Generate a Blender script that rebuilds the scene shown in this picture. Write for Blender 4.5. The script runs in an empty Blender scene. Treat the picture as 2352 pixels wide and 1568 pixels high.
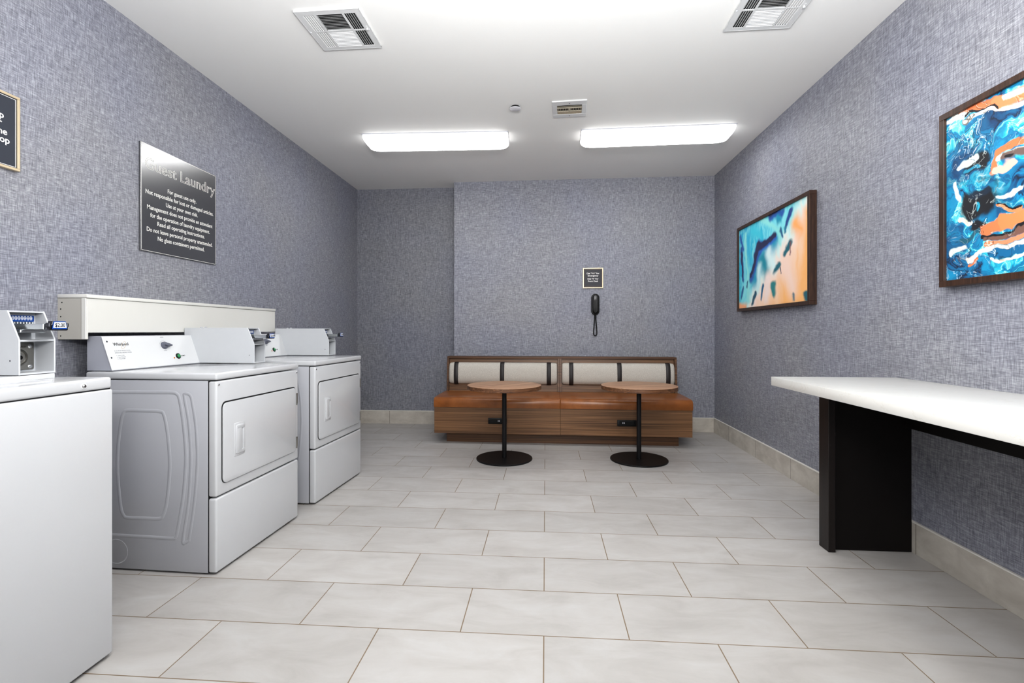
import bpy, bmesh, math
from mathutils import Vector, Matrix

SC = bpy.context.scene
COL = SC.collection
R = math.radians

# ------------------------------------------------------------------ colour
def lin(c):
    c = c / 255.0
    return c / 12.92 if c <= 0.04045 else ((c + 0.055) / 1.055) ** 2.4
def rgb(r, g, b):
    return (lin(r), lin(g), lin(b), 1.0)

# ------------------------------------------------------------------ materials
def new_mat(name):
    m = bpy.data.materials.new(name)
    m.use_nodes = True
    nt = m.node_tree
    return m, nt, nt.nodes['Principled BSDF']

def plain(name, col, rough=0.5, metal=0.0, spec=0.5, coat=0.0, coat_rough=0.05, var=0.0, scale=6.0):
    """principled material with a faint noise variation of the base colour"""
    m, nt, p = new_mat(name)
    p.inputs['Roughness'].default_value = rough
    p.inputs['Metallic'].default_value = metal
    p.inputs['Specular IOR Level'].default_value = spec
    p.inputs['Coat Weight'].default_value = coat
    p.inputs['Coat Roughness'].default_value = coat_rough
    tc = nt.nodes.new('ShaderNodeTexCoord')
    nz = nt.nodes.new('ShaderNodeTexNoise')
    nz.inputs['Scale'].default_value = scale
    nz.inputs['Detail'].default_value = 3
    nt.links.new(tc.outputs['Object'], nz.inputs['Vector'])
    mx = nt.nodes.new('ShaderNodeMix'); mx.data_type = 'RGBA'
    a = tuple(max(0, c * (1 - var)) for c in col[:3]) + (1,)
    b = tuple(min(1, c * (1 + var)) for c in col[:3]) + (1,)
    mx.inputs[6].default_value = a; mx.inputs[7].default_value = b
    nt.links.new(nz.outputs['Fac'], mx.inputs[0])
    nt.links.new(mx.outputs[2], p.inputs['Base Color'])
    return m

def N(nt, typ, **kw):
    n = nt.nodes.new(typ)
    for k, v in kw.items():
        setattr(n, k, v)
    return n

def ramp(nt, stops, interp='LINEAR'):
    r = nt.nodes.new('ShaderNodeValToRGB')
    r.color_ramp.interpolation = interp
    e = r.color_ramp.elements
    while len(e) > len(stops):
        e.remove(e[-1])
    while len(e) < len(stops):
        e.new(0.5)
    for el, (pos, c) in zip(e, stops):
        el.position = pos; el.color = c
    return r

def mixc(nt, fac, a, b, blend='MIX'):
    m = nt.nodes.new('ShaderNodeMix'); m.data_type = 'RGBA'; m.blend_type = blend
    for sock, v in ((0, fac), (6, a), (7, b)):
        if isinstance(v, bpy.types.NodeSocket):
            nt.links.new(v, m.inputs[sock])
        else:
            m.inputs[sock].default_value = v
    return m.outputs[2]

def math_n(nt, op, a, b=None, c=None, clamp=False):
    m = nt.nodes.new('ShaderNodeMath'); m.operation = op; m.use_clamp = clamp
    for i, v in enumerate((a, b, c)):
        if v is None: continue
        if isinstance(v, bpy.types.NodeSocket):
            nt.links.new(v, m.inputs[i])
        else:
            m.inputs[i].default_value = v
    return m.outputs[0]

def mapping(nt, src, scale=(1, 1, 1), loc=(0, 0, 0), rot=(0, 0, 0)):
    mp = nt.nodes.new('ShaderNodeMapping')
    mp.inputs['Scale'].default_value = scale
    mp.inputs['Location'].default_value = loc
    mp.inputs['Rotation'].default_value = rot
    nt.links.new(src, mp.inputs['Vector'])
    return mp.outputs['Vector']

def noise(nt, vec, scale=1.0, detail=2.0, rough=0.5, dist=0.0, out='Fac'):
    n = nt.nodes.new('ShaderNodeTexNoise')
    n.inputs['Scale'].default_value = scale
    n.inputs['Detail'].default_value = detail
    n.inputs['Roughness'].default_value = rough
    n.inputs['Distortion'].default_value = dist
    nt.links.new(vec, n.inputs['Vector'])
    return n.outputs[out]

def wall_mat(name, along, shade=1.0):
    """woven vinyl wallcovering: long threads both ways. along = axis (0 or 1) running along the wall"""
    m, nt, p = new_mat(name)
    tc = N(nt, 'ShaderNodeTexCoord')
    o = tc.outputs['Object']
    def sc(h, v):
        return (h, h, v)
    v1 = noise(nt, mapping(nt, o, sc(330, 26)), 1.0, 2.0, 0.6)          # upright threads
    v2 = noise(nt, mapping(nt, o, sc(26, 330), loc=(3.1, 3.1, 1.7)), 1.0, 2.0, 0.6)
    v3 = noise(nt, mapping(nt, o, sc(90, 12), loc=(7.7, 1.1, 0)), 1.0, 2.0, 0.6)
    v4 = noise(nt, mapping(nt, o, sc(12, 90), loc=(0, 5.0, 9.2)), 1.0, 2.0, 0.6)
    s = math_n(nt, 'ADD', math_n(nt, 'ADD', v1, v2), math_n(nt, 'MULTIPLY', math_n(nt, 'ADD', v3, v4), 0.22))
    s = math_n(nt, 'MULTIPLY', s, 1 / 2.44)
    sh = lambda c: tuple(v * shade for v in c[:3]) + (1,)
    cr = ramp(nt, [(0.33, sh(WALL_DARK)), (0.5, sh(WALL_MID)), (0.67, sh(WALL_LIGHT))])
    nt.links.new(s, cr.inputs['Fac'])
    # slow drift between slate blue and grey
    big = noise(nt, o, 1.3, 2.0)
    br = ramp(nt, [(0.35, rgb(244, 246, 255)), (0.65, rgb(255, 254, 250))])
    nt.links.new(big, br.inputs['Fac'])
    c = mixc(nt, 0.6, cr.outputs['Color'], br.outputs['Color'], 'MULTIPLY')
    nt.links.new(c, p.inputs['Base Color'])
    p.inputs['Roughness'].default_value = 0.55
    p.inputs['Specular IOR Level'].default_value = 0.45
    bp = N(nt, 'ShaderNodeBump')
    bp.inputs['Strength'].default_value = 0.25
    bp.inputs['Distance'].default_value = 0.002
    nt.links.new(s, bp.inputs['Height'])
    nt.links.new(bp.outputs['Normal'], p.inputs['Normal'])
    return m

WALL_DARK = rgb(94, 95, 103)
WALL_MID = rgb(140, 141, 149)
WALL_LIGHT = rgb(187, 188, 194)

def floor_mat():
    m, nt, p = new_mat('porcelain_floor_tile')
    tc = N(nt, 'ShaderNodeTexCoord'); o = tc.outputs['Object']
    vec = mapping(nt, o, loc=(0.0063, -1.768, 0))
    b = N(nt, 'ShaderNodeTexBrick')
    b.offset = 0.5; b.offset_frequency = 2; b.squash = 1.0
    b.inputs['Scale'].default_value = 1.0
    b.inputs['Mortar Size'].default_value = 0.0022
    b.inputs['Mortar Smooth'].default_value = 0.15
    b.inputs['Bias'].default_value = 0.0
    b.inputs['Brick Width'].default_value = 0.6096
    b.inputs['Row Height'].default_value = 0.3048
    b.inputs['Color1'].default_value = rgb(181, 179, 177)
    b.inputs['Color2'].default_value = rgb(189, 187, 185)
    b.inputs['Mortar'].default_value = rgb(136, 120, 100)
    nt.links.new(vec, b.inputs['Vector'])
    cl = noise(nt, mapping(nt, o, (2.0, 5.0, 1)), 1.6, 5.0, 0.62, 0.6)
    cr = ramp(nt, [(0.3, rgb(229, 226, 223)), (0.5, rgb(244, 242, 240)), (0.7, rgb(255, 255, 255))])
    nt.links.new(cl, cr.inputs['Fac'])
    c = mixc(nt, 0.8, b.outputs['Color'], cr.outputs['Color'], 'MULTIPLY')
    nt.links.new(c, p.inputs['Base Color'])
    fine = noise(nt, o, 22.0, 3.0)
    rr = math_n(nt, 'MULTIPLY_ADD', fine, 0.2, 0.33)
    nt.links.new(rr, p.inputs['Roughness'])
    bp = N(nt, 'ShaderNodeBump'); bp.invert = True
    bp.inputs['Strength'].default_value = 0.6; bp.inputs['Distance'].default_value = 0.0015
    nt.links.new(b.outputs['Fac'], bp.inputs['Height'])
    nt.links.new(bp.outputs['Normal'], p.inputs['Normal'])
    return m

def base_tile_mat(name, axis, start):
    """porcelain cove tile: joints every 0.616 m along the wall"""
    m, nt, p = new_mat(name)
    tc = N(nt, 'ShaderNodeTexCoord'); o = tc.outputs['Object']
    sep = N(nt, 'ShaderNodeSeparateXYZ'); nt.links.new(o, sep.inputs[0])
    t = math_n(nt, 'SUBTRACT', sep.outputs[axis], start)
    f = math_n(nt, 'PINGPONG', t, 0.308)
    j = math_n(nt, 'LESS_THAN', f, 0.0022)
    cl = noise(nt, mapping(nt, o, (3, 3, 5)), 2.2, 5.0, 0.6, 0.4)
    cr = ramp(nt, [(0.3, rgb(176, 170, 161)), (0.7, rgb(203, 198, 189))])
    nt.links.new(cl, cr.inputs['Fac'])
    c = mixc(nt, j, cr.outputs['Color'], rgb(120, 112, 100))
    nt.links.new(c, p.inputs['Base Color'])
    p.inputs['Roughness'].default_value = 0.42
    return m

def wood_mat(name, dark, mid, light, direction='X', scale=1.0, rough=0.42):
    """straight-grained walnut laminate; grain runs along `direction`"""
    m, nt, p = new_mat(name)
    tc = N(nt, 'ShaderNodeTexCoord'); o = tc.outputs['Object']
    s = {'X': (0.5, 24, 46), 'Y': (24, 0.9, 42), 'Z': (24, 24, 0.9), 'D': (2, 14, 14)}[direction]
    v = mapping(nt, o, tuple(k * scale for k in s))
    if direction == 'D':
        v = mapping(nt, mapping(nt, o, rot=(0, 0, R(-16))), (0.6 * scale, 13 * scale, 5))
    n1 = noise(nt, v, 1.6, 4.0, 0.6, 0.7)
    n2 = noise(nt, mapping(nt, v, (1.5, 6, 6)), 1.5, 3.0, 0.65)
    s = math_n(nt, 'ADD', math_n(nt, 'MULTIPLY', n1, 0.68), math_n(nt, 'MULTIPLY', n2, 0.32))
    cr = ramp(nt, [(0.36, dark), (0.5, mid), (0.64, light)])
    nt.links.new(s, cr.inputs['Fac'])
    nt.links.new(cr.outputs['Color'], p.inputs['Base Color'])
    p.inputs['Roughness'].default_value = rough
    return m

def fabric_mat():
    m, nt, p = new_mat('oatmeal_fabric')
    tc = N(nt, 'ShaderNodeTexCoord'); o = tc.outputs['Object']
    n1 = noise(nt, mapping(nt, o, (420, 420, 420)), 1.0, 2.0, 0.7)
    cr = ramp(nt, [(0.32, rgb(158, 152, 144)), (0.5, rgb(190, 186, 178)), (0.68, rgb(212, 209, 202))])
    nt.links.new(n1, cr.inputs['Fac'])
    nt.links.new(cr.outputs['Color'], p.inputs['Base Color'])
    p.inputs['Roughness'].default_value = 0.9
    p.inputs['Specular IOR Level'].default_value = 0.2
    bp = N(nt, 'ShaderNodeBump'); bp.inputs['Strength'].default_value = 0.2; bp.inputs['Distance'].default_value = 0.001
    nt.links.new(n1, bp.inputs['Height']); nt.links.new(bp.outputs['Normal'], p.inputs['Normal'])
    return m

def leather_mat():
    m, nt, p = new_mat('cognac_leather')
    tc = N(nt, 'ShaderNodeTexCoord'); o = tc.outputs['Object']
    n1 = noise(nt, o, 7.0, 4.0, 0.6)
    cr = ramp(nt, [(0.3, rgb(122, 72, 30)), (0.55, rgb(142, 86, 40)), (0.75, rgb(156, 98, 50))])
    nt.links.new(n1, cr.inputs['Fac'])
    nt.links.new(cr.outputs['Color'], p.inputs['Base Color'])
    p.inputs['Roughness'].default_value = 0.3
    n2 = noise(nt, o, 180.0, 2.0)
    bp = N(nt, 'ShaderNodeBump'); bp.inputs['Strength'].default_value = 0.08; bp.inputs['Distance'].default_value = 0.001
    nt.links.new(n2, bp.inputs['Height']); nt.links.new(bp.outputs['Normal'], p.inputs['Normal'])
    return m

def quartz_mat():
    m, nt, p = new_mat('white_quartz')
    tc = N(nt, 'ShaderNodeTexCoord'); o = tc.outputs['Object']
    n1 = noise(nt, mapping(nt, o, (1.2, 2.2, 6), rot=(0, 0, 0.6)), 1.6, 6.0, 0.6, 1.6)
    cr = ramp(nt, [(0.485, rgb(220, 219, 215)), (0.5, rgb(202, 199, 190)), (0.512, rgb(220, 219, 215))])
    nt.links.new(n1, cr.inputs['Fac'])
    c = mixc(nt, 0.4, rgb(220, 219, 215), cr.outputs['Color'])
    nt.links.new(c, p.inputs['Base Color'])
    p.inputs['Roughness'].default_value = 0.28
    return m

def emit_mat(name, col, strength):
    m, nt, p = new_mat(name)
    tc = N(nt, 'ShaderNodeTexCoord')
    n1 = noise(nt, tc.outputs['Object'], 40.0, 1.0)
    cr = ramp(nt, [(0.0, tuple(c * 0.97 for c in col[:3]) + (1,)), (1.0, col)])
    nt.links.new(n1, cr.inputs['Fac'])
    nt.links.new(cr.outputs['Color'], p.inputs['Emission Color'])
    p.inputs['Base Color'].default_value = (0.8, 0.8, 0.8, 1)
    p.inputs['Emission Strength'].default_value = strength
    p.inputs['Roughness'].default_value = 0.4
    return m

def scratched_mat():
    """espresso-stained board with a few pale scuffs low on the edge"""
    m, nt, p = new_mat('espresso_board')
    tc = N(nt, 'ShaderNodeTexCoord'); o = tc.outputs['Object']
    n1 = noise(nt, mapping(nt, o, (30, 30, 3)), 1.0, 3.0)
    cr = ramp(nt, [(0.3, rgb(17, 11, 10)), (0.7, rgb(33, 24, 21))])
    nt.links.new(n1, cr.inputs['Fac'])
    sc = noise(nt, mapping(nt, o, (120, 120, 45)), 1.0, 4.0, 0.7, 1.2)
    s2 = math_n(nt, 'GREATER_THAN', sc, 0.70)
    c = mixc(nt, math_n(nt, 'MULTIPLY', s2, 0.35), cr.outputs['Color'], rgb(150, 145, 140))
    nt.links.new(c, p.inputs['Base Color'])
    p.inputs['Roughness'].default_value = 0.38
    return m

def art_mat(name, uvscale, base, strokes, warp=(0.0, 3.0, 0.0, 9.0), coat=1.0, over=None, taper=0.0):
    """poured-paint abstract: `base(nt, p, q)` gives the ground colour, `strokes` are soft strokes from a to b (metres on the canvas)"""
    m, nt, p = new_mat(name)
    uv = N(nt, 'ShaderNodeUVMap').outputs['UV']
    def warped(vec, amp, sc, det, off):
        nz = noise(nt, mapping(nt, vec, loc=off), sc, det, 0.55, 0.0, 'Color')
        sub = N(nt, 'ShaderNodeVectorMath', operation='SUBTRACT'); nt.links.new(nz, sub.inputs[0]); sub.inputs[1].default_value = (0.5, 0.5, 0.5)
        mul = N(nt, 'ShaderNodeVectorMath', operation='SCALE'); nt.links.new(sub.outputs[0], mul.inputs[0]); mul.inputs['Scale'].default_value = amp
        add = N(nt, 'ShaderNodeVectorMath', operation='ADD'); nt.links.new(vec, add.inputs[0]); nt.links.new(mul.outputs[0], add.inputs[1])
        return add.outputs[0]
    q = warped(uv, warp[0], warp[1], 2.0, (1.3, 4.1, 0))
    q = warped(q, warp[2], warp[3], 3.0, (7.3, 2.1, 0))
    # flatten z
    fl = N(nt, 'ShaderNodeVectorMath', operation='MULTIPLY'); nt.links.new(q, fl.inputs[0]); fl.inputs[1].default_value = (1, 1, 0)
    q = fl.outputs[0]
    c = base(nt, uv, q)
    for (a, b, r, soft, col) in strokes:
        A = Vector((a[0], a[1], 0)); BA = Vector((b[0], b[1], 0)) - A
        if BA.length < 1e-4: BA = Vector((1e-4, 0, 0))
        pa = N(nt, 'ShaderNodeVectorMath', operation='SUBTRACT'); nt.links.new(q, pa.inputs[0]); pa.inputs[1].default_value = A
        dt = N(nt, 'ShaderNodeVectorMath', operation='DOT_PRODUCT'); nt.links.new(pa.outputs[0], dt.inputs[0]); dt.inputs[1].default_value = BA / BA.length_squared
        h = math_n(nt, 'ADD', dt.outputs['Value'], 0.0, clamp=True)
        sb = N(nt, 'ShaderNodeVectorMath', operation='SCALE'); sb.inputs[0].default_value = BA; nt.links.new(h, sb.inputs['Scale'])
        df = N(nt, 'ShaderNodeVectorMath', operation='SUBTRACT'); nt.links.new(pa.outputs[0], df.inputs[0]); nt.links.new(sb.outputs[0], df.inputs[1])
        ln = N(nt, 'ShaderNodeVectorMath', operation='LENGTH'); nt.links.new(df.outputs[0], ln.inputs[0])
        dist = math_n(nt, 'MULTIPLY_ADD', h, r * taper, ln.outputs['Value']) if taper else ln.outputs['Value']
        mr = N(nt, 'ShaderNodeMapRange', interpolation_type='SMOOTHSTEP')
        mr.inputs['From Min'].default_value = r + soft; mr.inputs['From Max'].default_value = max(0.0, r - soft)
        nt.links.new(dist, mr.inputs['Value'])
        c = mixc(nt, mr.outputs[0], c, col)
    if over: c = over(nt, uv, q, c)
    nt.links.new(c, p.inputs['Base Color'])
    p.inputs['Roughness'].default_value = 0.5
    p.inputs['Coat Weight'].default_value = coat
    p.inputs['Coat Roughness'].default_value = 0.02
    return m

# ------------------------------------------------------------------ mesh builder
class MB:
    def __init__(self):
        self.bm = bmesh.new()
    def add(self, b, mtx=None):
        if mtx is not None:
            b.transform(mtx)
        me = bpy.data.meshes.new('tmp')
        b.to_mesh(me); b.free()
        self.bm.from_mesh(me)
        bpy.data.meshes.remove(me)
        return self
    def box(self, x0, x1, y0, y1, z0, z1, bev=0.0, seg=2, mtx=None):
        b = bmesh.new()
        vs = [b.verts.new((x, y, z)) for x in (x0, x1) for y in (y0, y1) for z in (z0, z1)]
        for f in ((0, 1, 3, 2), (4, 6, 7, 5), (0, 4, 5, 1), (2, 3, 7, 6), (0, 2, 6, 4), (1, 5, 7, 3)):
            b.faces.new([vs[i] for i in f])
        bmesh.ops.recalc_face_normals(b, faces=b.faces)
        if bev > 0:
            bmesh.ops.bevel(b, geom=list(b.edges), offset=bev, segments=seg, profile=0.5, affect='EDGES')
        return self.add(b, mtx)
    def prism(self, poly, axis, d0, d1, bev=0.0, seg=2, mtx=None):
        """extrude a 2-D polygon along axis ('x': poly in (y,z); 'y': (x,z); 'z': (x,y))"""
        def P(u, v, d):
            return {'x': (d, u, v), 'y': (u, d, v), 'z': (u, v, d)}[axis]
        b = bmesh.new()
        lo = [b.verts.new(P(u, v, d0)) for u, v in poly]
        hi = [b.verts.new(P(u, v, d1)) for u, v in poly]
        n = len(poly)
        b.faces.new(lo); b.faces.new(hi)
        for i in range(n):
            b.faces.new((lo[i], lo[(i + 1) % n], hi[(i + 1) % n], hi[i]))
        bmesh.ops.recalc_face_normals(b, faces=b.faces)
        if bev > 0:
            los = set(lo)
            es = [e for e in b.edges if (e.verts[0] in los) == (e.verts[1] in los)]
            bmesh.ops.bevel(b, geom=es, offset=bev, segments=seg, profile=0.5, affect='EDGES')
        return self.add(b, mtx)
    def rrect(self, axis, u0, u1, v0, v1, r, d0, d1, bev=0.0, n=6, mtx=None):
        return self.prism(rr_poly(u0, u1, v0, v1, r, n), axis, d0, d1, bev, 2, mtx)
    def lathe(self, prof, n=32, mtx=None, axis='z'):
        b = bmesh.new()
        rings = []
        for r, z in prof:
            if r < 1e-6:
                rings.append([b.verts.new((0, 0, z))])
            else:
                rings.append([b.verts.new((r * math.cos(2 * math.pi * i / n), r * math.sin(2 * math.pi * i / n), z)) for i in range(n)])
        for a, c in zip(rings, rings[1:]):
            for i in range(n):
                j = (i + 1) % n
                if len(a) == 1 and len(c) == 1: continue
                if len(a) == 1: b.faces.new((a[0], c[i], c[j]))
                elif len(c) == 1: b.faces.new((a[i], a[j], c[0]))
                else: b.faces.new((a[i], a[j], c[j], c[i]))
        bmesh.ops.recalc_face_normals(b, faces=b.faces)
        return self.add(b, mtx)
    def tube(self, pts, r, n=8, closed=False, squash=None, mtx=None):
        """round tube along points; squash=(axis vector, factor) flattens the section about the path"""
        b = bmesh.new()
        pts = [Vector(p) for p in pts]
        rings = []
        m = len(pts)
        for i, p in enumerate(pts):
            if closed:
                t = (pts[(i + 1) % m] - pts[i - 1]).normalized()
            else:
                t = (pts[min(i + 1, m - 1)] - pts[max(i - 1, 0)]).normalized()
            ref = squash[0] if squash else (Vector((0, 0, 1)) if abs(t.z) < 0.9 else Vector((0, 1, 0)))
            ref = Vector(ref)
            u = t.cross(ref).normalized(); w = u.cross(t).normalized()
            k = squash[1] if squash else 1.0
            rings.append([b.verts.new(p + u * (r * math.cos(2 * math.pi * j / n)) + w * (r * k * math.sin(2 * math.pi * j / n))) for j in range(n)])
        rng = range(m) if closed else range(m - 1)
        for i in rng:
            A, B2 = rings[i], rings[(i + 1) % m]
            for j in range(n):
                b.faces.new((A[j], A[(j + 1) % n], B2[(j + 1) % n], B2[j]))
        if not closed:
            b.faces.new(rings[0]); b.faces.new(rings[-1])
        bmesh.ops.recalc_face_normals(b, faces=b.faces)
        return self.add(b, mtx)
    def loft(self, rings, mtx=None):
        b = bmesh.new()
        rs = [[b.verts.new(v) for v in ring] for ring in rings]
        n = len(rs[0])
        for a, c in zip(rs, rs[1:]):
            for i in range(n):
                b.faces.new((a[i], a[(i + 1) % n], c[(i + 1) % n], c[i]))
        b.faces.new(rs[0]); b.faces.new(rs[-1])
        bmesh.ops.recalc_face_normals(b, faces=b.faces)
        return self.add(b, mtx)
    def text(self, body, mtx, size=0.02, align='CENTER', width=None, bold=0.0, outline=None, extrude=0.0003, spacing=1.0, xs=None):
        cu = bpy.data.curves.new('t', 'FONT')
        cu.body = body; cu.size = size; cu.align_x = align
        cu.space_character = spacing
        cu.resolution_u = 3
        if outline:
            cu.fill_mode = 'NONE'; cu.bevel_depth = outline; cu.bevel_resolution = 1
        else:
            cu.extrude = extrude; cu.offset = bold
        o = bpy.data.objects.new('t', cu)
        COL.objects.link(o)
        dg = bpy.context.evaluated_depsgraph_get()
        me = bpy.data.meshes.new_from_object(o.evaluated_get(dg))
        COL.objects.unlink(o); bpy.data.objects.remove(o); bpy.data.curves.remove(cu)
        if len(me.vertices) == 0:
            bpy.data.meshes.remove(me); return self
        xsv = [v.co.x for v in me.vertices]
        w = max(xsv) - min(xsv)
        k = (width / w) if width else (xs or 1.0)
        b = bmesh.new(); b.from_mesh(me); bpy.data.meshes.remove(me)
        b.transform(Matrix.Diagonal((k, 1, 1, 1)))
        return self.add(b, mtx)

def rr_poly(u0, u1, v0, v1, r, n=6):
    pts = []
    for cu, cv, a0 in ((u1 - r, v1 - r, 0), (u0 + r, v1 - r, 90), (u0 + r, v0 + r, 180), (u1 - r, v0 + r, 270)):
        for i in range(n + 1):
            a = R(a0 + 90 * i / n)
            pts.append((cu + r * math.cos(a), cv + r * math.sin(a)))
    return pts

def frame_m(origin, xa, ya):
    xa = Vector(xa).normalized(); ya = Vector(ya).normalized(); za = xa.cross(ya)
    m = Matrix.Identity(4)
    for i in range(3):
        m[i][0] = xa[i]; m[i][1] = ya[i]; m[i][2] = za[i]; m[i][3] = origin[i]
    return m

def obj(name, mb, mat, parent=None, loc=None, label=None, sharp=35):
    me = bpy.data.meshes.new(name)
    mb.bm.to_mesh(me); mb.bm.free()
    me.shade_smooth()
    me.set_sharp_from_angle(angle=R(sharp))
    me.materials.append(mat)
    o = bpy.data.objects.new(name, me)
    COL.objects.link(o)
    if parent: o.parent = parent
    if loc: o.location = loc
    if label: o['label'] = label
    return o

def thing(name, label, cat, loc=(0, 0, 0), rz=0.0, group=None):
    o = bpy.data.objects.new(name, None)
    o.empty_display_size = 0.1
    COL.objects.link(o)
    o.location = loc; o.rotation_euler = (0, 0, rz)
    o['label'] = label; o['category'] = cat
    if group: o['group'] = group
    return o

def struct(name, mb, mat, parent=None):
    o = obj(name, mb, mat, parent)
    o['kind'] = 'structure'
    return o

def kids(o):
    return [c for c in bpy.data.objects if c.parent == o]

def copy_tree(o, loc=None, rz=None, label=None, parent=None):
    c = o.copy(); COL.objects.link(c)
    c.parent = parent
    if loc is not None: c.location = loc
    if rz is not None: c.rotation_euler = (0, 0, rz)
    if label: c['label'] = label
    for k in kids(o):
        copy_tree(k, parent=c)
    return c

# ------------------------------------------------------------------ shared materials
M_ENAMEL = plain('white_enamel', rgb(198, 199, 201), 0.22, 0, 0.5, 0.4, 0.08, 0.01)
M_ENAMEL_SHADED = plain('white_enamel_shaded', rgb(176, 177, 182), 0.3, 0, 0.5, 0.2, 0.1, 0.01)  # same white enamel, greyed: shade of the dryer sides put into the colour
M_PANEL_WHITE = plain('console_white', rgb(208, 209, 210), 0.35, 0, 0.4, var=0.005)
M_POWDER = plain('white_powder_coat', rgb(192, 194, 197), 0.35, 0, 0.5, var=0.015, scale=30)
M_GREY_END_SHADED = plain('grey_end_cap_shaded', rgb(172, 174, 183), 0.4, var=0.02)  # grey body colour, deepened to carry the shade on the console end
M_DARKGAP = plain('gap_shade_black', rgb(18, 18, 20), 0.6, var=0.1)  # black that paints the shade inside panel and door gaps
M_CHROME = plain('chrome', rgb(205, 205, 205), 0.16, 1.0, var=0.03)
M_STEEL = plain('brushed_steel', rgb(168, 166, 160), 0.32, 1.0, var=0.06, scale=60)
M_BRIGHT_STEEL = plain('bright_steel', rgb(214, 218, 220), 0.22, 1.0, var=0.04)
M_DARK_STEEL = plain('dark_chrome', rgb(92, 93, 98), 0.22, 1.0, var=0.1)
M_BLUE = plain('blue_label', rgb(22, 74, 150), 0.35, var=0.05)
M_TAGWHITE = plain('white_tag', rgb(232, 234, 240), 0.4, var=0.01)
M_BLACKTEXT = plain('black_print', rgb(26, 26, 28), 0.5, var=0.05)
M_GREYTEXT = plain('grey_print', rgb(150, 152, 156), 0.5, var=0.05)
M_KNOB = plain('slate_plastic', rgb(98, 101, 113), 0.35, var=0.05)
M_GREEN = plain('green_button', rgb(40, 132, 78), 0.2, 0, 0.5, 0.5, var=0.1)
M_AMBER = plain('amber_lamp', rgb(196, 110, 34), 0.25, var=0.1)
M_CREAM = plain('cream_laminate', rgb(212, 211, 206), 0.4, var=0.01)
M_CREAM_DULL = plain('dull_cream_board', rgb(180, 177, 170), 0.5, var=0.03)
M_BLACKMETAL = plain('black_powder_steel', rgb(22, 21, 23), 0.42, 0.3, 0.4, var=0.1)
M_BLACKPLASTIC = plain('black_plastic', rgb(10, 10, 11), 0.4, 0, 0.3, var=0.1)
M_STRAP = plain('dark_leather_strap', rgb(38, 33, 33), 0.5, var=0.1)
M_FRAMEWOOD = wood_mat('umber_frame_wood', rgb(44, 28, 20), rgb(60, 40, 29), rgb(78, 54, 40), 'Z', 2.0, 0.4)
M_WALNUT = wood_mat('walnut_laminate', rgb(80, 55, 35), rgb(120, 87, 58), rgb(152, 115, 82), 'X')
M_WALNUT_DARK = wood_mat('walnut_dark', rgb(58, 37, 22), rgb(90, 61, 38), rgb(118, 83, 54), 'X')
M_WALNUT_TOP = wood_mat('walnut_tabletop', rgb(134, 99, 76), rgb(172, 136, 108), rgb(200, 166, 136), 'D')
M_WALNUT_EDGE = wood_mat('walnut_edge_band', rgb(78, 50, 32), rgb(108, 74, 50), rgb(138, 98, 68), 'X')
M_FABRIC = fabric_mat()
M_LEATHER = leather_mat()
M_QUARTZ = quartz_mat()
M_ESPRESSO = scratched_mat()
M_ESPRESSO_PANEL = plain('espresso_panel', rgb(15, 10, 9), 0.6, 0, 0.25, var=0.15)
M_SIGNBLACK = plain('satin_black_sign', rgb(36, 37, 41), 0.27, 0.0, 1.0, 1.0, 0.2, var=0.04, scale=40)
M_SIGNBLACK.node_tree.nodes['Principled BSDF'].inputs['Coat IOR'].default_value = 2.2
M_SIGNSLATE = plain('slate_sign_face', rgb(52, 56, 66), 0.5, var=0.03)
M_SIGNNAVY = plain('charcoal_sign_face', rgb(44, 43, 51), 0.5, var=0.03)
M_SILVERTEXT = plain('silver_lettering', rgb(226, 225, 220), 0.35, 0.0, var=0.01)
M_WHITETEXT = plain('white_lettering', rgb(236, 234, 232), 0.5, var=0.01)
M_BRASS = plain('champagne_frame', rgb(204, 188, 160), 0.32, 0.35, var=0.03)
M_BRONZE = plain('bronze_inner_frame', rgb(96, 82, 70), 0.4, 0.5, var=0.05)
M_CEIL = plain('ceiling_paint', rgb(238, 238, 236), 0.85, 0, 0.2, var=0.012, scale=1.5)
M_VENT = plain('white_vent_paint', rgb(216, 217, 217), 0.4, var=0.01)
M_VENTDARK = plain('recess_shade_black', rgb(14, 14, 15), 0.8, var=0.1)  # black stands in for the shade inside duct openings and gaps
M_VENTDIRT = plain('dusty_cream', rgb(176, 163, 142), 0.7, var=0.25, scale=60)
M_TRIMWHITE = plain('white_edge_profile', rgb(222, 219, 212), 0.35, 0.0, var=0.01)
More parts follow.
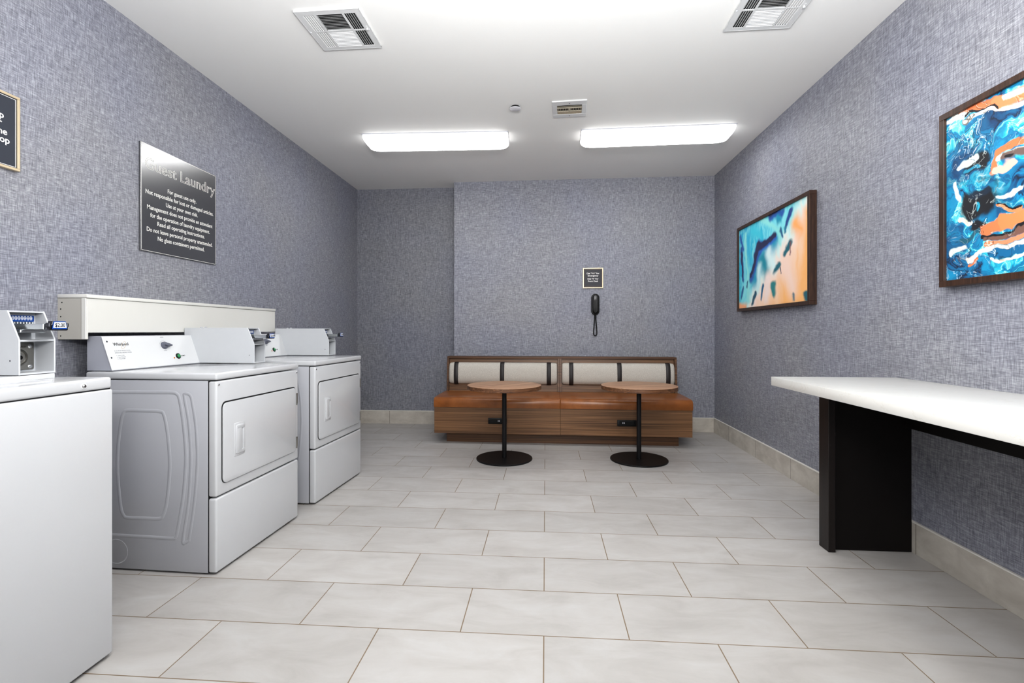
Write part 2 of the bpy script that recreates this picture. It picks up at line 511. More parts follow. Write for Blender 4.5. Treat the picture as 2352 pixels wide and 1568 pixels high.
def diffuser_mat():
    """prismatic acrylic over two tubes: brightest along the middle, fading out at the rim"""
    m, nt, p = new_mat('frosted_diffuser')
    o = N(nt, 'ShaderNodeTexCoord').outputs['Object']
    sep = N(nt, 'ShaderNodeSeparateXYZ'); nt.links.new(o, sep.inputs[0])
    ax = math_n(nt, 'MULTIPLY_ADD', math_n(nt, 'ABSOLUTE', sep.outputs[0]), -1.0, .624)      # distance from the ends
    ay = math_n(nt, 'MULTIPLY_ADD', math_n(nt, 'ABSOLUTE', sep.outputs[1]), -1.0, .133)      # distance from the long sides
    fx = N(nt, 'ShaderNodeMapRange', interpolation_type='SMOOTHSTEP'); nt.links.new(ax, fx.inputs['Value']); fx.inputs['From Min'].default_value = -.02; fx.inputs['From Max'].default_value = .07
    fy = N(nt, 'ShaderNodeMapRange', interpolation_type='SMOOTHSTEP'); nt.links.new(ay, fy.inputs['Value']); fy.inputs['From Min'].default_value = -.02; fy.inputs['From Max'].default_value = .07
    f = math_n(nt, 'MULTIPLY', fx.outputs[0], fy.outputs[0])
    st = math_n(nt, 'MULTIPLY_ADD', f, DIFF_STRENGTH, 0.60)
    nt.links.new(st, p.inputs['Emission Strength'])
    p.inputs['Emission Color'].default_value = (1.0, 1.0, 1.0, 1)
    p.inputs['Base Color'].default_value = (.25, .25, .26, 1)
    p.inputs['Roughness'].default_value = .4
    return m
DIFF_STRENGTH = 12.0
M_DIFF = diffuser_mat()
M_DIFFRIM = plain('diffuser_rim', rgb(196, 198, 206), 0.4, var=0.02)

# ------------------------------------------------------------------ the room
XL, XR, YF, CH = -2.24, 1.826, -1.6, 2.78
YREC = 5.68                     # recessed part of the far wall
BX, BY0, BY1 = -1.033, 5.478, 5.452   # projecting part: left end, depth at each end

struct('floor', MB().box(XL - .1, XR + .1, YF - .1, YREC + .1, -0.08, 0.0), floor_mat())
struct('ceiling', MB().box(XL - .1, XR + .1, YF - .1, YREC + .1, CH, CH + 0.08), M_CEIL)
struct('wall_left', MB().box(XL - .1, XL, YF, YREC, 0, CH), wall_mat('wallcovering_left', 1))
struct('wall_right', MB().box(XR, XR + .1, YF, YREC, 0, CH), wall_mat('wallcovering_right', 1))
struct('wall_alcove', MB().box(XL, BX, YREC, YREC + .1, 0, CH), wall_mat('wallcovering_alcove_shaded', 0, .82))  # darker wallcovering: the alcove's shade is put into its colour
struct('wall_back', MB().prism([(BX, BY0), (XR, BY1), (XR, YREC + .1), (BX, YREC + .1)], 'z', 0, CH), wall_mat('wallcovering_back', 0))
struct('wall_front', MB().box(XL, XR, YF - .1, YF, 0, CH), plain('front_wall_paint', rgb(190, 190, 194), 0.8, var=0.01))

BH = 0.15
def baseboard(name, poly, mat, trim_poly):
    b = struct(name, MB().prism(poly, 'z', 0, BH, 0.001, 1), mat)
    struct('edge_trim', MB().prism(trim_poly, 'z', BH, BH + 0.007, 0.001, 1), M_TRIMWHITE, b)
t = 0.011
baseboard('baseboard_right', [(XR - t, YF), (XR, YF), (XR, BY1), (XR - t, BY1)], base_tile_mat('cove_tile_right', 1, 2.548),
          [(XR - t - .002, YF), (XR, YF), (XR, BY1), (XR - t - .002, BY1)])
baseboard('baseboard_alcove', [(XL, YREC - t), (BX, YREC - t), (BX, YREC), (XL, YREC)], base_tile_mat('cove_tile_alcove', 0, -1.842),
          [(XL, YREC - t - .002), (BX, YREC - t - .002), (BX, YREC), (XL, YREC)])
baseboard('baseboard_back', [(BX, BY0 - t), (XR - t, BY1 - t), (XR - t, BY1), (BX, BY0)], base_tile_mat('cove_tile_back', 0, 1.2),
          [(BX, BY0 - t - .002), (XR - t, BY1 - t - .002), (XR - t, BY1), (BX, BY0)])
baseboard('baseboard_left', [(XL, YF), (XL + t, YF), (XL + t, YREC - t), (XL, YREC - t)], base_tile_mat('cove_tile_left', 1, 0.2),
          [(XL, YF), (XL + t + .002, YF), (XL + t + .002, YREC - t), (XL, YREC - t)])

# ------------------------------------------------------------------ laundry machines
def screw(parent, y, z, x=0.0, r=0.0065, name='screw', mat=None, mtx=None):
    b = MB()
    b.lathe([(0, 0.55 * r), (0.5 * r, 0.4 * r), (0.85 * r, 0.2 * r), (r, 0)], 14, mtx or frame_m((x, y, z), (0, 1, 0), (0, 0, 1)))
    return obj(name, b, mat or M_CHROME, parent)

def coin_box(t, xf, xr, y0, y1, zb):
    """steel meter case: two cheek plates with a raked top front, open face with lock plate below and coin slide above"""
    H, S, IN = 0.202, 0.110, 0.068
    prof = [(xr, zb), (xf, zb), (xf, zb + S), (xf - .040, zb + H), (xr, zb + H)]
    th = 0.005
    b = MB()
    b.prism(prof, 'y', y0, y0 + th, 0.0012, 1)
    b.prism(prof, 'y', y1 - th, y1, 0.0012, 1)
    b.box(xr + .001, xf - .0405, y0 + th - .0005, y1 - th + .0005, zb + H - th - .0004, zb + H - .0004)
    b.box(xr + .001, xf - .0006, y0 + th - .0005, y1 - th + .0005, zb + .0004, zb + 0.006)
    b.box(xf - IN, xf - .001, y0 + th, y1 - th, zb + S - .006, zb + S, 0.001, 1)
    b.box(xr + .001, xf - IN, y0 + th - .0005, y1 - th + .0005, zb + .0055, zb + H - th - .0002)
    for k in (0.0, 0.028):
        b.box(xf - .36 + k, xf - .35 + k, y0 + .03, y0 + .045, zb + H, zb + H + .006, .002, 1)
    box = obj('coin_box', b, M_POWDER, t, label='white steel coin meter case with raked front')
    # lower bay: steel lock plate
    px = xf - IN + .003
    obj('lock_plate', MB().rrect('x', y0 + .008, y1 - .012, zb + .012, zb + S - .010, .004, xf - IN - .001, px, .0008), M_STEEL, box)
    yc, zc = (y0 + y1) / 2 - .002, zb + .052
    obj('lock_ring', MB().lathe([(0, .006), (.014, .006), (.016, .002), (.021, .001), (.023, .005), (.026, .003), (.028, 0)], 28, frame_m((px, yc, zc), (0, 1, 0), (0, 0, 1))), M_STEEL, box)
    obj('keyhole', MB().lathe([(0, .0015), (.0065, .0015), (.007, 0)], 20, frame_m((px + .0058, yc, zc), (0, 1, 0), (0, 0, 1))).box(px + .007, px + .0085, yc - .0012, yc + .0012, zc - .005, zc + .005), M_BLACKPLASTIC, box)
    for yy in (y0 + .018, y1 - .024):
        for zz in (zb + .022, zb + S - .022):
            screw(box, yy, zz, px, .0075, 'bolt', M_CHROME)
    obj('maker_lettering', MB().text('GREENWALD', frame_m((px + .0004, yc - .006, zb + S - .026), (0, 1, 0), (0, 0, 1)), .0085, 'CENTER', .056, 0), plain('etched_grey', rgb(96, 94, 90), .5), box)
    # upper bay: blue coin card, silver slide, dark slide head with price
    lx = xf - IN
    obj('coin_card', MB().rrect('x', y0 + .018, y1 - .012, zb + .168, zb + .188, .003, lx, lx + .003), M_BLUE, box)
    cb = MB()
    for i in range(8):
        y = y0 + .028 + i * (y1 - y0 - .050) / 7
        m = frame_m((lx + .003, y, zb + .179), (0, 1, 0), (0, 0, 1)) @ Matrix.Diagonal((.7, 1.3, 1, 1))
        cb.tube([Vector((.0045 * math.cos(a * math.pi / 8), .0045 * math.sin(a * math.pi / 8), .0004)) for a in range(16)], .0010, 6, True, mtx=m)
        cb.box(lx + .003, lx + .0042, y - .0012, y + .0012, zb + .177, zb + .181)
    obj('coin_marks', cb, M_TAGWHITE, box)
    sb = MB()
    for i in range(8):
        y = y0 + .028 + i * (y1 - y0 - .050) / 7
        sb.box(lx, lx + .012, y - .0022, y + .0022, zb + .160, zb + .167, .001, 1)
    obj('coin_fingers', sb, M_BRIGHT_STEEL, box)
    sl = MB()
    sl.box(lx, xf + .058, yc - .034, yc + .034, zb + .142, zb + .160, .0015, 1)
    sl.box(lx, xf - .012, yc - .040, yc + .040, zb + .132, zb + .142, .002, 1)
    obj('coin_slide', sl, M_BRIGHT_STEEL, box)
    hd = MB()
    hd.box(xf + .056, xf + .074, yc - .031, yc + .031, zb + .139, zb + .160, .003, 2)
    hd.prism([(yc - .024, zb + .156), (yc + .024, zb + .156), (yc + .020, zb + .169), (yc - .020, zb + .169)], 'x', xf + .058, xf + .076, .001, 1)
    hd.box(xf + .060, xf + .076, yc - .032, yc - .025, zb + .150, zb + .163, .002, 1)
    hd.box(xf + .060, xf + .076, yc + .025, yc + .032, zb + .150, zb + .163, .002, 1)
    obj('slide_head', hd, M_DARK_STEEL, box)
    tg = MB().prism([(yc - .024, zb + .1435), (yc + .024, zb + .1435), (yc + .019, zb + .1685), (yc - .019, zb + .1685)], 'x', xf + .076, xf + .0775)
    obj('price_tag_border', tg, M_BLUE, box)
    tg = MB().prism([(yc - .0215, zb + .1475), (yc + .0215, zb + .1475), (yc + .0175, zb + .1655), (yc - .0175, zb + .1655)], 'x', xf + .0775, xf + .0782)
    obj('price_tag', tg, M_TAGWHITE, box)
    obj('price_lettering', MB().text('$2.00', frame_m((xf + .0784, yc, zb + .1508), (0, 1, 0), (0, 0, 1)), .0165, 'CENTER', .032, .00025), M_BLACKTEXT, box)
    screw(box, y0, zb + .045, xf - .030, .0025, 'rivet', M_DARK_STEEL, frame_m((xf - .030, y0, zb + .045), (1, 0, 0), (0, 0, 1)))
    return box

def control_console(t, y0, y1, zt, xb=-0.541, xr=-.678):
    """low raked console at the back of the top; faceplate carries logo, knob and start button"""
    dz, dx = 0.160, -0.056
    xt = xb + dx
    b = MB().prism([(xr, zt), (xb - .004, zt), (xt - .004, zt + dz), (xt - .010, zt + dz + .003), (xr, zt + dz + .003)], 'y', y0 + .003, y1 - .003, .002, 1)
    obj('console', b, M_GREY_END_SHADED, t, label='grey console body')
    L = math.hypot(dx, dz)
    e = Vector((dx / L, 0, dz / L))
    def F(y, z, d=0.0):                       # frame on the raked face
        v = (z - zt) / (dz / L)
        n = Vector((dz / L, 0, -dx / L))
        return frame_m(Vector((xb, y, zt)) + e * v + n * d, (0, 1, 0), e)
    pl = MB().box(y0, y1, 0.0035, L + .002, -.004, 0.0, .001, 1, mtx=F(0, zt))
    cp = obj('control_panel', pl, M_PANEL_WHITE, t, label='white raked faceplate')
    k = y1 - y0
    for yy, zz in ((.018, zt + .137), (.016, zt + .061), (k - .010, zt + .137), (k - .012, zt + .061)):
        screw(cp, 0, 0, 0, .0045, 'screw', M_DARK_STEEL, F(y0 + yy, zz))
    # logo with its looping ring
    g = MB().text('Whirlpool', F(y0 + .087, zt + .1165, .0003), .021, 'CENTER', .082, .0002)
    obj('logo_lettering', g, M_BLACKTEXT, cp)
    obj('start_lettering', MB().text('START', F(y0 + .449, zt + .046, .0003), .0105, 'CENTER', .027, .0001), M_BLACKTEXT, cp)
    ring = [Vector((.014 * math.cos(a * math.pi / 14) * 1.6, .0055 * math.sin(a * math.pi / 14) * 1.6, .0004)) for a in range(28)]
    obj('logo_swoosh', MB().tube(ring, .0005, 5, True, mtx=F(y0 + .100, zt + .118) @ Matrix.Rotation(R(52), 4, 'Z')), plain('gold_print', rgb(196, 170, 130), .5), cp)
    g = MB()
    for txt, yy, zz, w, s in (('COMMERCIAL', .085, .090, .088, .0065), ('OPERATING INSTRUCTIONS', .086, .080, .090, .0085),
                              ('1.  Select Cycle', .066, .068, .042, .0065), ('2.  Insert Payment', .068, .060, .046, .0065), ('3.  Press START', .067, .052, .042, .0065),
                              ):
        g.text(txt, F(y0 + yy, zt + zz, .0002), s, 'CENTER', w)
    obj('instruction_lettering', g, M_GREYTEXT, cp)
    obj('dial_lettering', MB().text('NORMAL', F(y0 + .342, zt + .151, .0002), .006, 'CENTER', .022), M_GREYTEXT, cp)
    obj('dial_lettering', MB().text('CYCLE', F(y0 + .340, zt + .080, .0002), .006, 'CENTER', .020), M_GREYTEXT, cp)
    g = MB()
    g.tube([Vector((.026 * math.cos(R(a)), .026 * math.sin(R(a)), .0003)) for a in range(20, 165, 12)], .0006, 5, mtx=F(y0 + .340, zt + .109))
    obj('dial_arc', g, M_GREYTEXT, cp)
    # selector knob: round skirt with a finger bar to one side
    kb = MB()
    KF = F(y0 + .340, zt + .109)
    kb.lathe([(0, .016), (.014, .016), (.0175, .012), (.0205, 0)], 32, KF)
    kb.prism([(-.017, -.0065), (-.010, -.0075), (.012, -.0065), (.029, -.003), (.030, .003), (.012, .0065), (-.010, .0075), (-.017, .0065)], 'z', .004, .026, .0015, 2, KF @ Matrix.Rotation(R(-14), 4, 'Z'))
    obj('knob', kb, M_KNOB, cp)
    sbz = MB().lathe([(0, .004), (.0125, .004), (.0155, .003), (.016, 0)], 28, F(y0 + .413, zt + .049))
    obj('button_bezel', sbz, M_BLACKPLASTIC, cp)
    sbn = MB().lathe([(0, .011), (.006, .0105), (.0095, .008), (.0105, .004)], 24, F(y0 + .413, zt + .049))
    obj('start_button', sbn, M_GREEN, cp)
    obj('indicator_lamp', MB().lathe([(0, .003), (.003, .0025), (.0045, 0)], 16, F(y0 + .383, zt + .041)), M_AMBER, cp)
    return cp

def make_dryer(label, loc, rz):
    W, D = 0.686, 0.650
    t = thing('clothes_dryer', label, 'dryer', loc, rz, 'coin dryers along the wall')
    cab = MB().box(-D, -.0415, 0, W, 0.008, .8745, .004, 2)
    sq = (Vector((0, 1, 0)), 0.20)
    def bead(pts, closed=False, r=.0085):
        # smooth the path a little
        P = [Vector((x, 0.0, z)) for x, z in pts]
        Q = []
        m = len(P)
        for i in range(m if closed else m - 1):
            a = P[i - 1] if (closed or i > 0) else P[i]
            b_, c = P[i], P[(i + 1) % m]
            d = P[(i + 2) % m] if (closed or i + 2 < m) else c
            for s in range(5):
                u = s / 5
                Q.append(0.5 * ((2 * b_) + (c - a) * u + (2 * a - 5 * b_ + 4 * c - d) * u * u + (3 * b_ - a - 3 * c + d) * u ** 3))
        if not closed: Q.append(P[-1])
        cab.tube(Q, r, 8, closed, sq)
    ox = 1.474
    bead([(x + ox, z) for x, z in [(-2.09, .817), (-1.95, .818), (-1.80, .819), (-1.69, .82), (-1.668, .814), (-1.655, .795), (-1.639, .711), (-1.626, .60), (-1.622, .52), (-1.627, .43), (-1.639, .325), (-1.664, .19), (-1.674, .165), (-1.69, .158), (-1.80, .159), (-2.09, .161)]])
    bead([(x + ox, z) for x, z in [(-1.636, .150), (-1.612, .304), (-1.601, .428), (-1.598, .545), (-1.609, .69), (-1.630, .800), (-1.626, .814), (-1.612, .815), (-1.598, .803), (-1.590, .77), (-1.574, .676), (-1.566, .545), (-1.570, .436), (-1.582, .312), (-1.605, .165), (-1.612, .150), (-1.624, .144)]], True, .0075)
    bead([(x + ox, z) for x, z in [(-1.911, .735), (-1.83, .735), (-1.751, .733), (-1.731, .718), (-1.715, .652), (-1.703, .543), (-1.702, .455), (-1.716, .323), (-1.734, .262), (-1.755, .245), (-1.83, .244), (-1.911, .243), (-1.933, .255), (-1.948, .302), (-1.962, .449), (-1.960, .567), (-1.944, .685), (-1.931, .724)]], True)
    ca = [(-1.968 + ox + .055 * math.cos(a * math.pi / 12), .085 + .055 * math.sin(a * math.pi / 12)) for a in range(24)]
    bead(ca, True, .003)
    obj('cabinet', cab, M_ENAMEL_SHADED, t, label='white steel side body with pressed outlines')
    obj('seam_gap_shade', MB().box(-.045, -.036, .003, W - .003, .010, .873), M_DARKGAP, t)  # dark filler paints the shade inside the panel seams
    obj('front_panel', MB().box(-.040, 0, 0, W, .3515, .8725, .009, 4), M_ENAMEL, t)
    obj('kick_panel', MB().box(-.040, 0, 0, W, .010, .3445, .009, 4), M_ENAMEL, t)
    obj('top_panel', MB().box(-D, .003, -.003, W + .003, .8775, .910, .009, 4), M_ENAMEL, t)
    for yy in (.016, W - .016):
        screw(t, yy, .856, 0.0, .0065)
    # door with its dark gap, recessed grip and two hinges
    d = obj('door', MB().rrect('x', .036, .652, .402, .770, .026, .001, .0075, .0025), M_ENAMEL, t)
    obj('door_gap_shade', MB().rrect('x', .033, .655, .400, .776, .028, -.002, .0022), M_DARKGAP, d)  # dark plate stands in for the shade in the door gap
    hb = MB()
    y0, y1, z0, z1, xx = .110, .184, .508, .664, .0075
    hb.box(xx - .002, xx + .003, y0, y1, z0, z1, .002, 2)
    hb.box(xx, xx + .008, y0 + .008, y0 + .048, z0 + .012, z1 - .012, .003, 2)
    hb.box(xx, xx + .008, y0 + .012, y1 - .004, z1 - .030, z1 - .010, .003, 2)
    hb.box(xx, xx + .008, y0 + .012, y1 - .004, z0 + .010, z0 + .028, .003, 2)
    hb.box(xx, xx + .007, y1 - .014, y1 - .004, z0 + .012, z1 - .012, .003, 2)
    obj('handle', hb, M_ENAMEL, d)
    for z0, z1 in ((.668, .736), (.418, .482)):
        h = MB().box(.001, .008, .655, .668, z0 + .008, z1, .001, 1)
        h.tube([(.008, .656, z0), (.008, .656, z1 - .006)], .004, 10)
        obj('hinge', h, M_STEEL, d)
    control_console(t, .027, .600, .912)
    coin_box(t, -.205, -.638, .580, W, .915)
    return t

dryer = make_dryer('white front-loading coin dryer with ribbed side standing between the washer and the other dryer', (-1.474, 2.09, 0), R(-1.86))
copy_tree(dryer, (-1.449, 2.982, 0), R(-2.6), 'white front-loading coin dryer standing nearest the far alcove wall')

def make_washer():
    W, D = 0.686, 0.66
    t = thing('washing_machine', 'white top-loading coin washer with a $2.00 price tag on its coin slide', 'washing machine', (-1.463, .867, 0))
    obj('cabinet', MB().box(-D, 0, 0, W, .012, .9035, .006, 3), M_ENAMEL, t)
    obj('seam_gap_shade', MB().box(-D + .006, -.006, .006, W - .006, .902, .908), M_DARKGAP, t)  # dark layer painted as the shade under the top panel
    obj('top_panel', MB().box(-D, -.001, .002, W - .003, .9065, .944, .008, 4), M_ENAMEL, t)
    obj('lid', MB().rrect('z', -.40, -.055, .10, .55, .03, .943, .9475, .0015), M_ENAMEL, t)
    fm = frame_m((-.001, .581, .924), (0, 1, 0), (0, 0, 1))
    w = MB().lathe([(0, .0015), (.0095, .0015), (.0105, 0)], 20, fm)
    o = obj('screw', MB().lathe([(0, .006), (.004, .0055), (.0062, .003), (.007, .001)], 18, fm), M_CHROME, t)
    obj('screw_washer', w, M_PANEL_WHITE, o)
    obj('console_riser', MB().box(-.645, -.158, .03, .636, .943, .9605, .002, 1), M_ENAMEL, t)
    for y in (.05, W - .05):
        for x in (-.05, -D + .05):
            obj('foot', MB().lathe([(0, 0), (.018, 0), (.018, .008), (.008, .010), (.008, .016)], 14, Matrix.Translation((x, y, 0))), M_BLACKPLASTIC, t)
    control_console(t, .03, .525, .9605, -.521, -.645)
    coin_box(t, -.157, -.63, .523, .637, .962)
make_washer()

# ------------------------------------------------------------------ boxed-in pipe cover on the wall behind the dryers
t = thing('pipe_cover_box', 'long cream boxed pipe cover on the wall behind the dryers', 'pipe cover', (XL, 2.085, 1.08))
Lc = 1.571
obj('front_panel', MB().box(.126, .142, .006, Lc, .011, .170, .002, 1), M_CREAM, t)
obj('top_ledge', MB().box(.0, .148, 0, Lc, .171, .188, .003, 2), M_CREAM, t, label='cream top ledge')
ep = MB().box(.0, .120, .002, .012, -.020, .170, .001, 1)
obj('end_panel', ep, M_CREAM_DULL, t, label='dull grey-beige end panel')
obj('corner_strip', MB().box(.119, .1415, 0, .014, -.020, .170, .002, 1), M_CREAM, t)
obj('bottom_rail', MB().box(.010, .126, .014, Lc - .01, .014, .026), M_CREAM_DULL, t)
for x, z in ((.016, .12), (.022, .150), (.016, .085), (.016, -.004)):
    obj('nail_hole', MB().lathe([(0, .0008), (.0028, .0006), (.0032, 0)], 10, frame_m((x, .002, z), (1, 0, 0), (0, 0, 1))), M_BLACKPLASTIC, t)

# ------------------------------------------------------------------ folding counter
YE = 2.69
t = thing('folding_counter', 'white quartz folding counter on a black side panel against the wall', 'counter', (1.192, YE, 0))
cw = XR - 1.192 - .002
obj('countertop', MB().box(0, cw, -2.6, 0, .811, .857, .002, 2), M_QUARTZ, t, label='white quartz worktop')
sp = MB().box(.209, .243, -.150, -.064, 0, .811, .002, 1)
leg = obj('support_leg', sp, M_ESPRESSO, t, label='dark espresso edge board, scuffed near the floor')
obj('side_panel', MB().box(.243, cw - .012, -.118, -.094, 0.002, .811), M_ESPRESSO_PANEL, leg)
ap = MB().box(cw - .052, cw, -2.6, -.120, .622, .811, .002, 1)
obj('apron', ap, M_ESPRESSO_PANEL, t, label='black support rail along the wall')

# ------------------------------------------------------------------ bench
t = thing('banquette_bench', 'long walnut banquette bench with cognac leather seats and strapped cushions', 'bench', (.141, 4.69, 0), -.0142)
obj('plinth', MB().box(-1.1235, 1.1235, .10, .66, 0, .104), M_WALNUT_DARK, t)
obj('carcass', MB().box(-1.224, 1.224, .019, .66, .104, .356, .001, 1), M_WALNUT, t)
obj('front_board', MB().box(-1.225, -.0012, 0, .018, .1035, .3565, .0008, 1), M_WALNUT, t)
obj('front_board', MB().box(.0012, 1.225, 0, .018, .1035, .3565, .0008, 1), M_WALNUT, t)

for x0, x1 in ((-1.229, -.001), (.001, 1.229)):
    prof = [(-.010, .3565), (-.013, .385), (-.012, .415), (-.004, .436), (.012, .447), (.05, .4515), (.28, .454), (.528, .452), (.528, .3565)]
    obj('seat_cushion', MB().prism(prof, 'x', x0, x1, .006, 3), M_LEATHER, t, sharp=50)
    obj('seat_seam', MB().tube([(x1 if x1 < 0 else x0, y, z + .001) for y, z in prof[:8]], .0025, 8), M_LEATHER, t)
# back: tilted panel in a frame with cap, end stiles and doubled middle post
obj('back_panel', MB().prism([(.535, .40), (.572, .806), (.590, .806), (.553, .40)], 'x', -1.205, 1.205, .001, 1), M_WALNUT, t)
obj('back_rear', MB().box(-1.20, 1.20, .592, .66, .356, .80), M_WALNUT_DARK, t)
obj('top_cap', MB().box(-1.213, 1.213, .535, .665, .800, .822, .0015, 1), M_WALNUT_DARK, t)
post = [(.497, .44), (.535, .801), (.66, .801), (.66, .44)]
for x0, x1 in ((-1.213, -1.190), (-.0205, -.0005), (.0005, .0205), (1.190, 1.213)):
    obj('post', MB().prism(post, 'x', x0, x1, .001, 1), M_WALNUT_DARK, t)
for x0, x1, sx in ((-1.186, -.026, (-1.108, -.610, -.113)), (.026, 1.186, (.122, .622, 1.118))):
    TB = Matrix.Translation((0, .505, .528)) @ Matrix.Rotation(R(-5.2), 4, 'X')
    cu = MB()
    nx, ny = 24, 10
    def cush(infl, xa, xb):
        """pillow section: flat back, crowned front, rounded top and bottom"""
        sec = [(.055, .006), (.020, .000), (-.004, .012), (-.020, .040), (-.027, .085), (-.027, .150), (-.020, .195), (-.004, .222), (.020, .233), (.055, .228)]
        return [(y - infl if y < .03 else y, z + (infl if z > .2 else -infl if z < .03 else 0)) for y, z in sec]
    rings = []
    ends = [(x0, .80), (x0 + .006, .90), (x0 + .018, .965), (x0 + .040, 1.0)]
    xs = ends + [(x0 + .04 + (x1 - x0 - .08) * i / 16, 1.0) for i in range(1, 16)] + [(x0 + x1 - a, b_) for a, b_ in reversed(ends)]
    sec = cush(0, 0, 0)
    for x, k in xs:
        rings.append([(x, .055 + (y - .055) * (k if k < 1 else 1), .117 + (z - .117) * (k ** .6)) for y, z in sec])
    cu.loft(rings, TB)
    c = obj('back_cushion', cu, M_FABRIC, t, sharp=60)
    for xc in sx:
        sg = cush(.004, 0, 0)
        obj('strap', MB().prism(sg, 'x', xc - .0225, xc + .0225, .0008, 1, TB), M_STRAP, c, sharp=50)
for x0, ux in ((-.693, -.598), (.533, .582)):
    ob = MB().rrect('y', x0, x0 + .180, .201, .258, .004, -.012, 0.001, .001)
    ob.box(x0 + .02, x0 + .155, -.0128, -.010, .212, .250, .001, 1)
    o = obj('power_outlet', ob, M_BLACKPLASTIC, t, label='black power outlet plate')
    for k in (0, .013):
        obj('usb_port', MB().box(ux + k, ux + k + .0055, -.0140, -.0120, .223, .238), M_TAGWHITE, o)

# ------------------------------------------------------------------ two round pedestal tables
def make_table(label, loc, rz):
    t = thing('pedestal_table', label, 'table', loc, rz, 'round tables before the bench')
    tp = obj('tabletop', MB().lathe([(0, .637), (.312, .637), (.3165, .6355), (.317, .634)], 96), M_WALNUT_TOP, t)
    obj('edge_band', MB().lathe([(.3168, .6345), (.3172, .634), (.3172, .605), (.315, .603), (0, .603)], 96), M_WALNUT_EDGE, tp)
    obj('pole', MB().lathe([(.0195, .010), (.0195, .600)], 28), M_BLACKMETAL, t)
    obj('mounting_plate', MB().lathe([(0, .596), (.07, .596), (.07, .603), (0, .603)], 28), M_BLACKMETAL, t)
    obj('base', MB().lathe([(0, 0), (.238, 0), (.240, .002), (.240, .010), (.238, .0125), (.0, .0135)], 96), M_BLACKMETAL, t)
    return t
tb = make_table('round walnut pedestal table standing before the left seat of the bench', (-.353, 4.185, 0), R(30))
copy_tree(tb, (.793, 4.235, 0), R(4), 'round walnut pedestal table standing before the right seat of the bench')

# ------------------------------------------------------------------ framed abstract prints on the right wall
def C(r, g, b): return rgb(r, g, b)
def ground_coast(nt, uv, q):
    """turquoise shallows passing to peach sand across a diagonal"""
    sep = N(nt, 'ShaderNodeSeparateXYZ'); nt.links.new(q, sep.inputs[0])
    # signed distance from the line (0.98,0.74)-(0.05,0.06), positive towards the sand
    d = math_n(nt, 'ADD', math_n(nt, 'MULTIPLY', sep.outputs[0], 0.583), math_n(nt, 'MULTIPLY', sep.outputs[1], -0.812))
    n1 = noise(nt, mapping(nt, q, (6, 2.2, 1), rot=(0, 0, -0.7)), 1.4, 4, .6, .6)
    d = math_n(nt, 'ADD', d, math_n(nt, 'MULTIPLY_ADD', n1, 0.36, -0.215))
    cr = ramp(nt, [(0.0, C(20, 168, 204)), (0.28, C(40, 186, 214)), (0.45, C(120, 216, 226)), (0.55, C(212, 236, 232)), (0.64, C(244, 222, 210)), (0.78, C(245, 208, 176)), (0.97, C(244, 186, 120))])
    f = math_n(nt, 'MULTIPLY_ADD', d, 1.0, 0.5, clamp=True)
    nt.links.new(f, cr.inputs['Fac'])
    st = noise(nt, mapping(nt, q, (16, 3, 1), rot=(0, 0, -0.5)), 1.5, 3, .6, .8)
    sr = ramp(nt, [(0.42, C(0, 0, 0)), (0.56, C(255, 255, 255))])
    nt.links.new(st, sr.inputs['Fac'])
    lim = math_n(nt, 'LESS_THAN', d, -0.06)
    k = math_n(nt, 'MULTIPLY', math_n(nt, 'MULTIPLY', sr.outputs['Color'], 0.6), lim)
    return mixc(nt, k, cr.outputs['Color'], C(150, 226, 228))
NAVY, BLUE, TEAL, CYAN = C(30, 34, 78), C(28, 92, 168), C(16, 104, 118), C(0, 152, 186)
AQUA, PALE, PINK, ORNG = C(146, 222, 220), C(226, 236, 226), C(243, 214, 198), C(243, 182, 112)
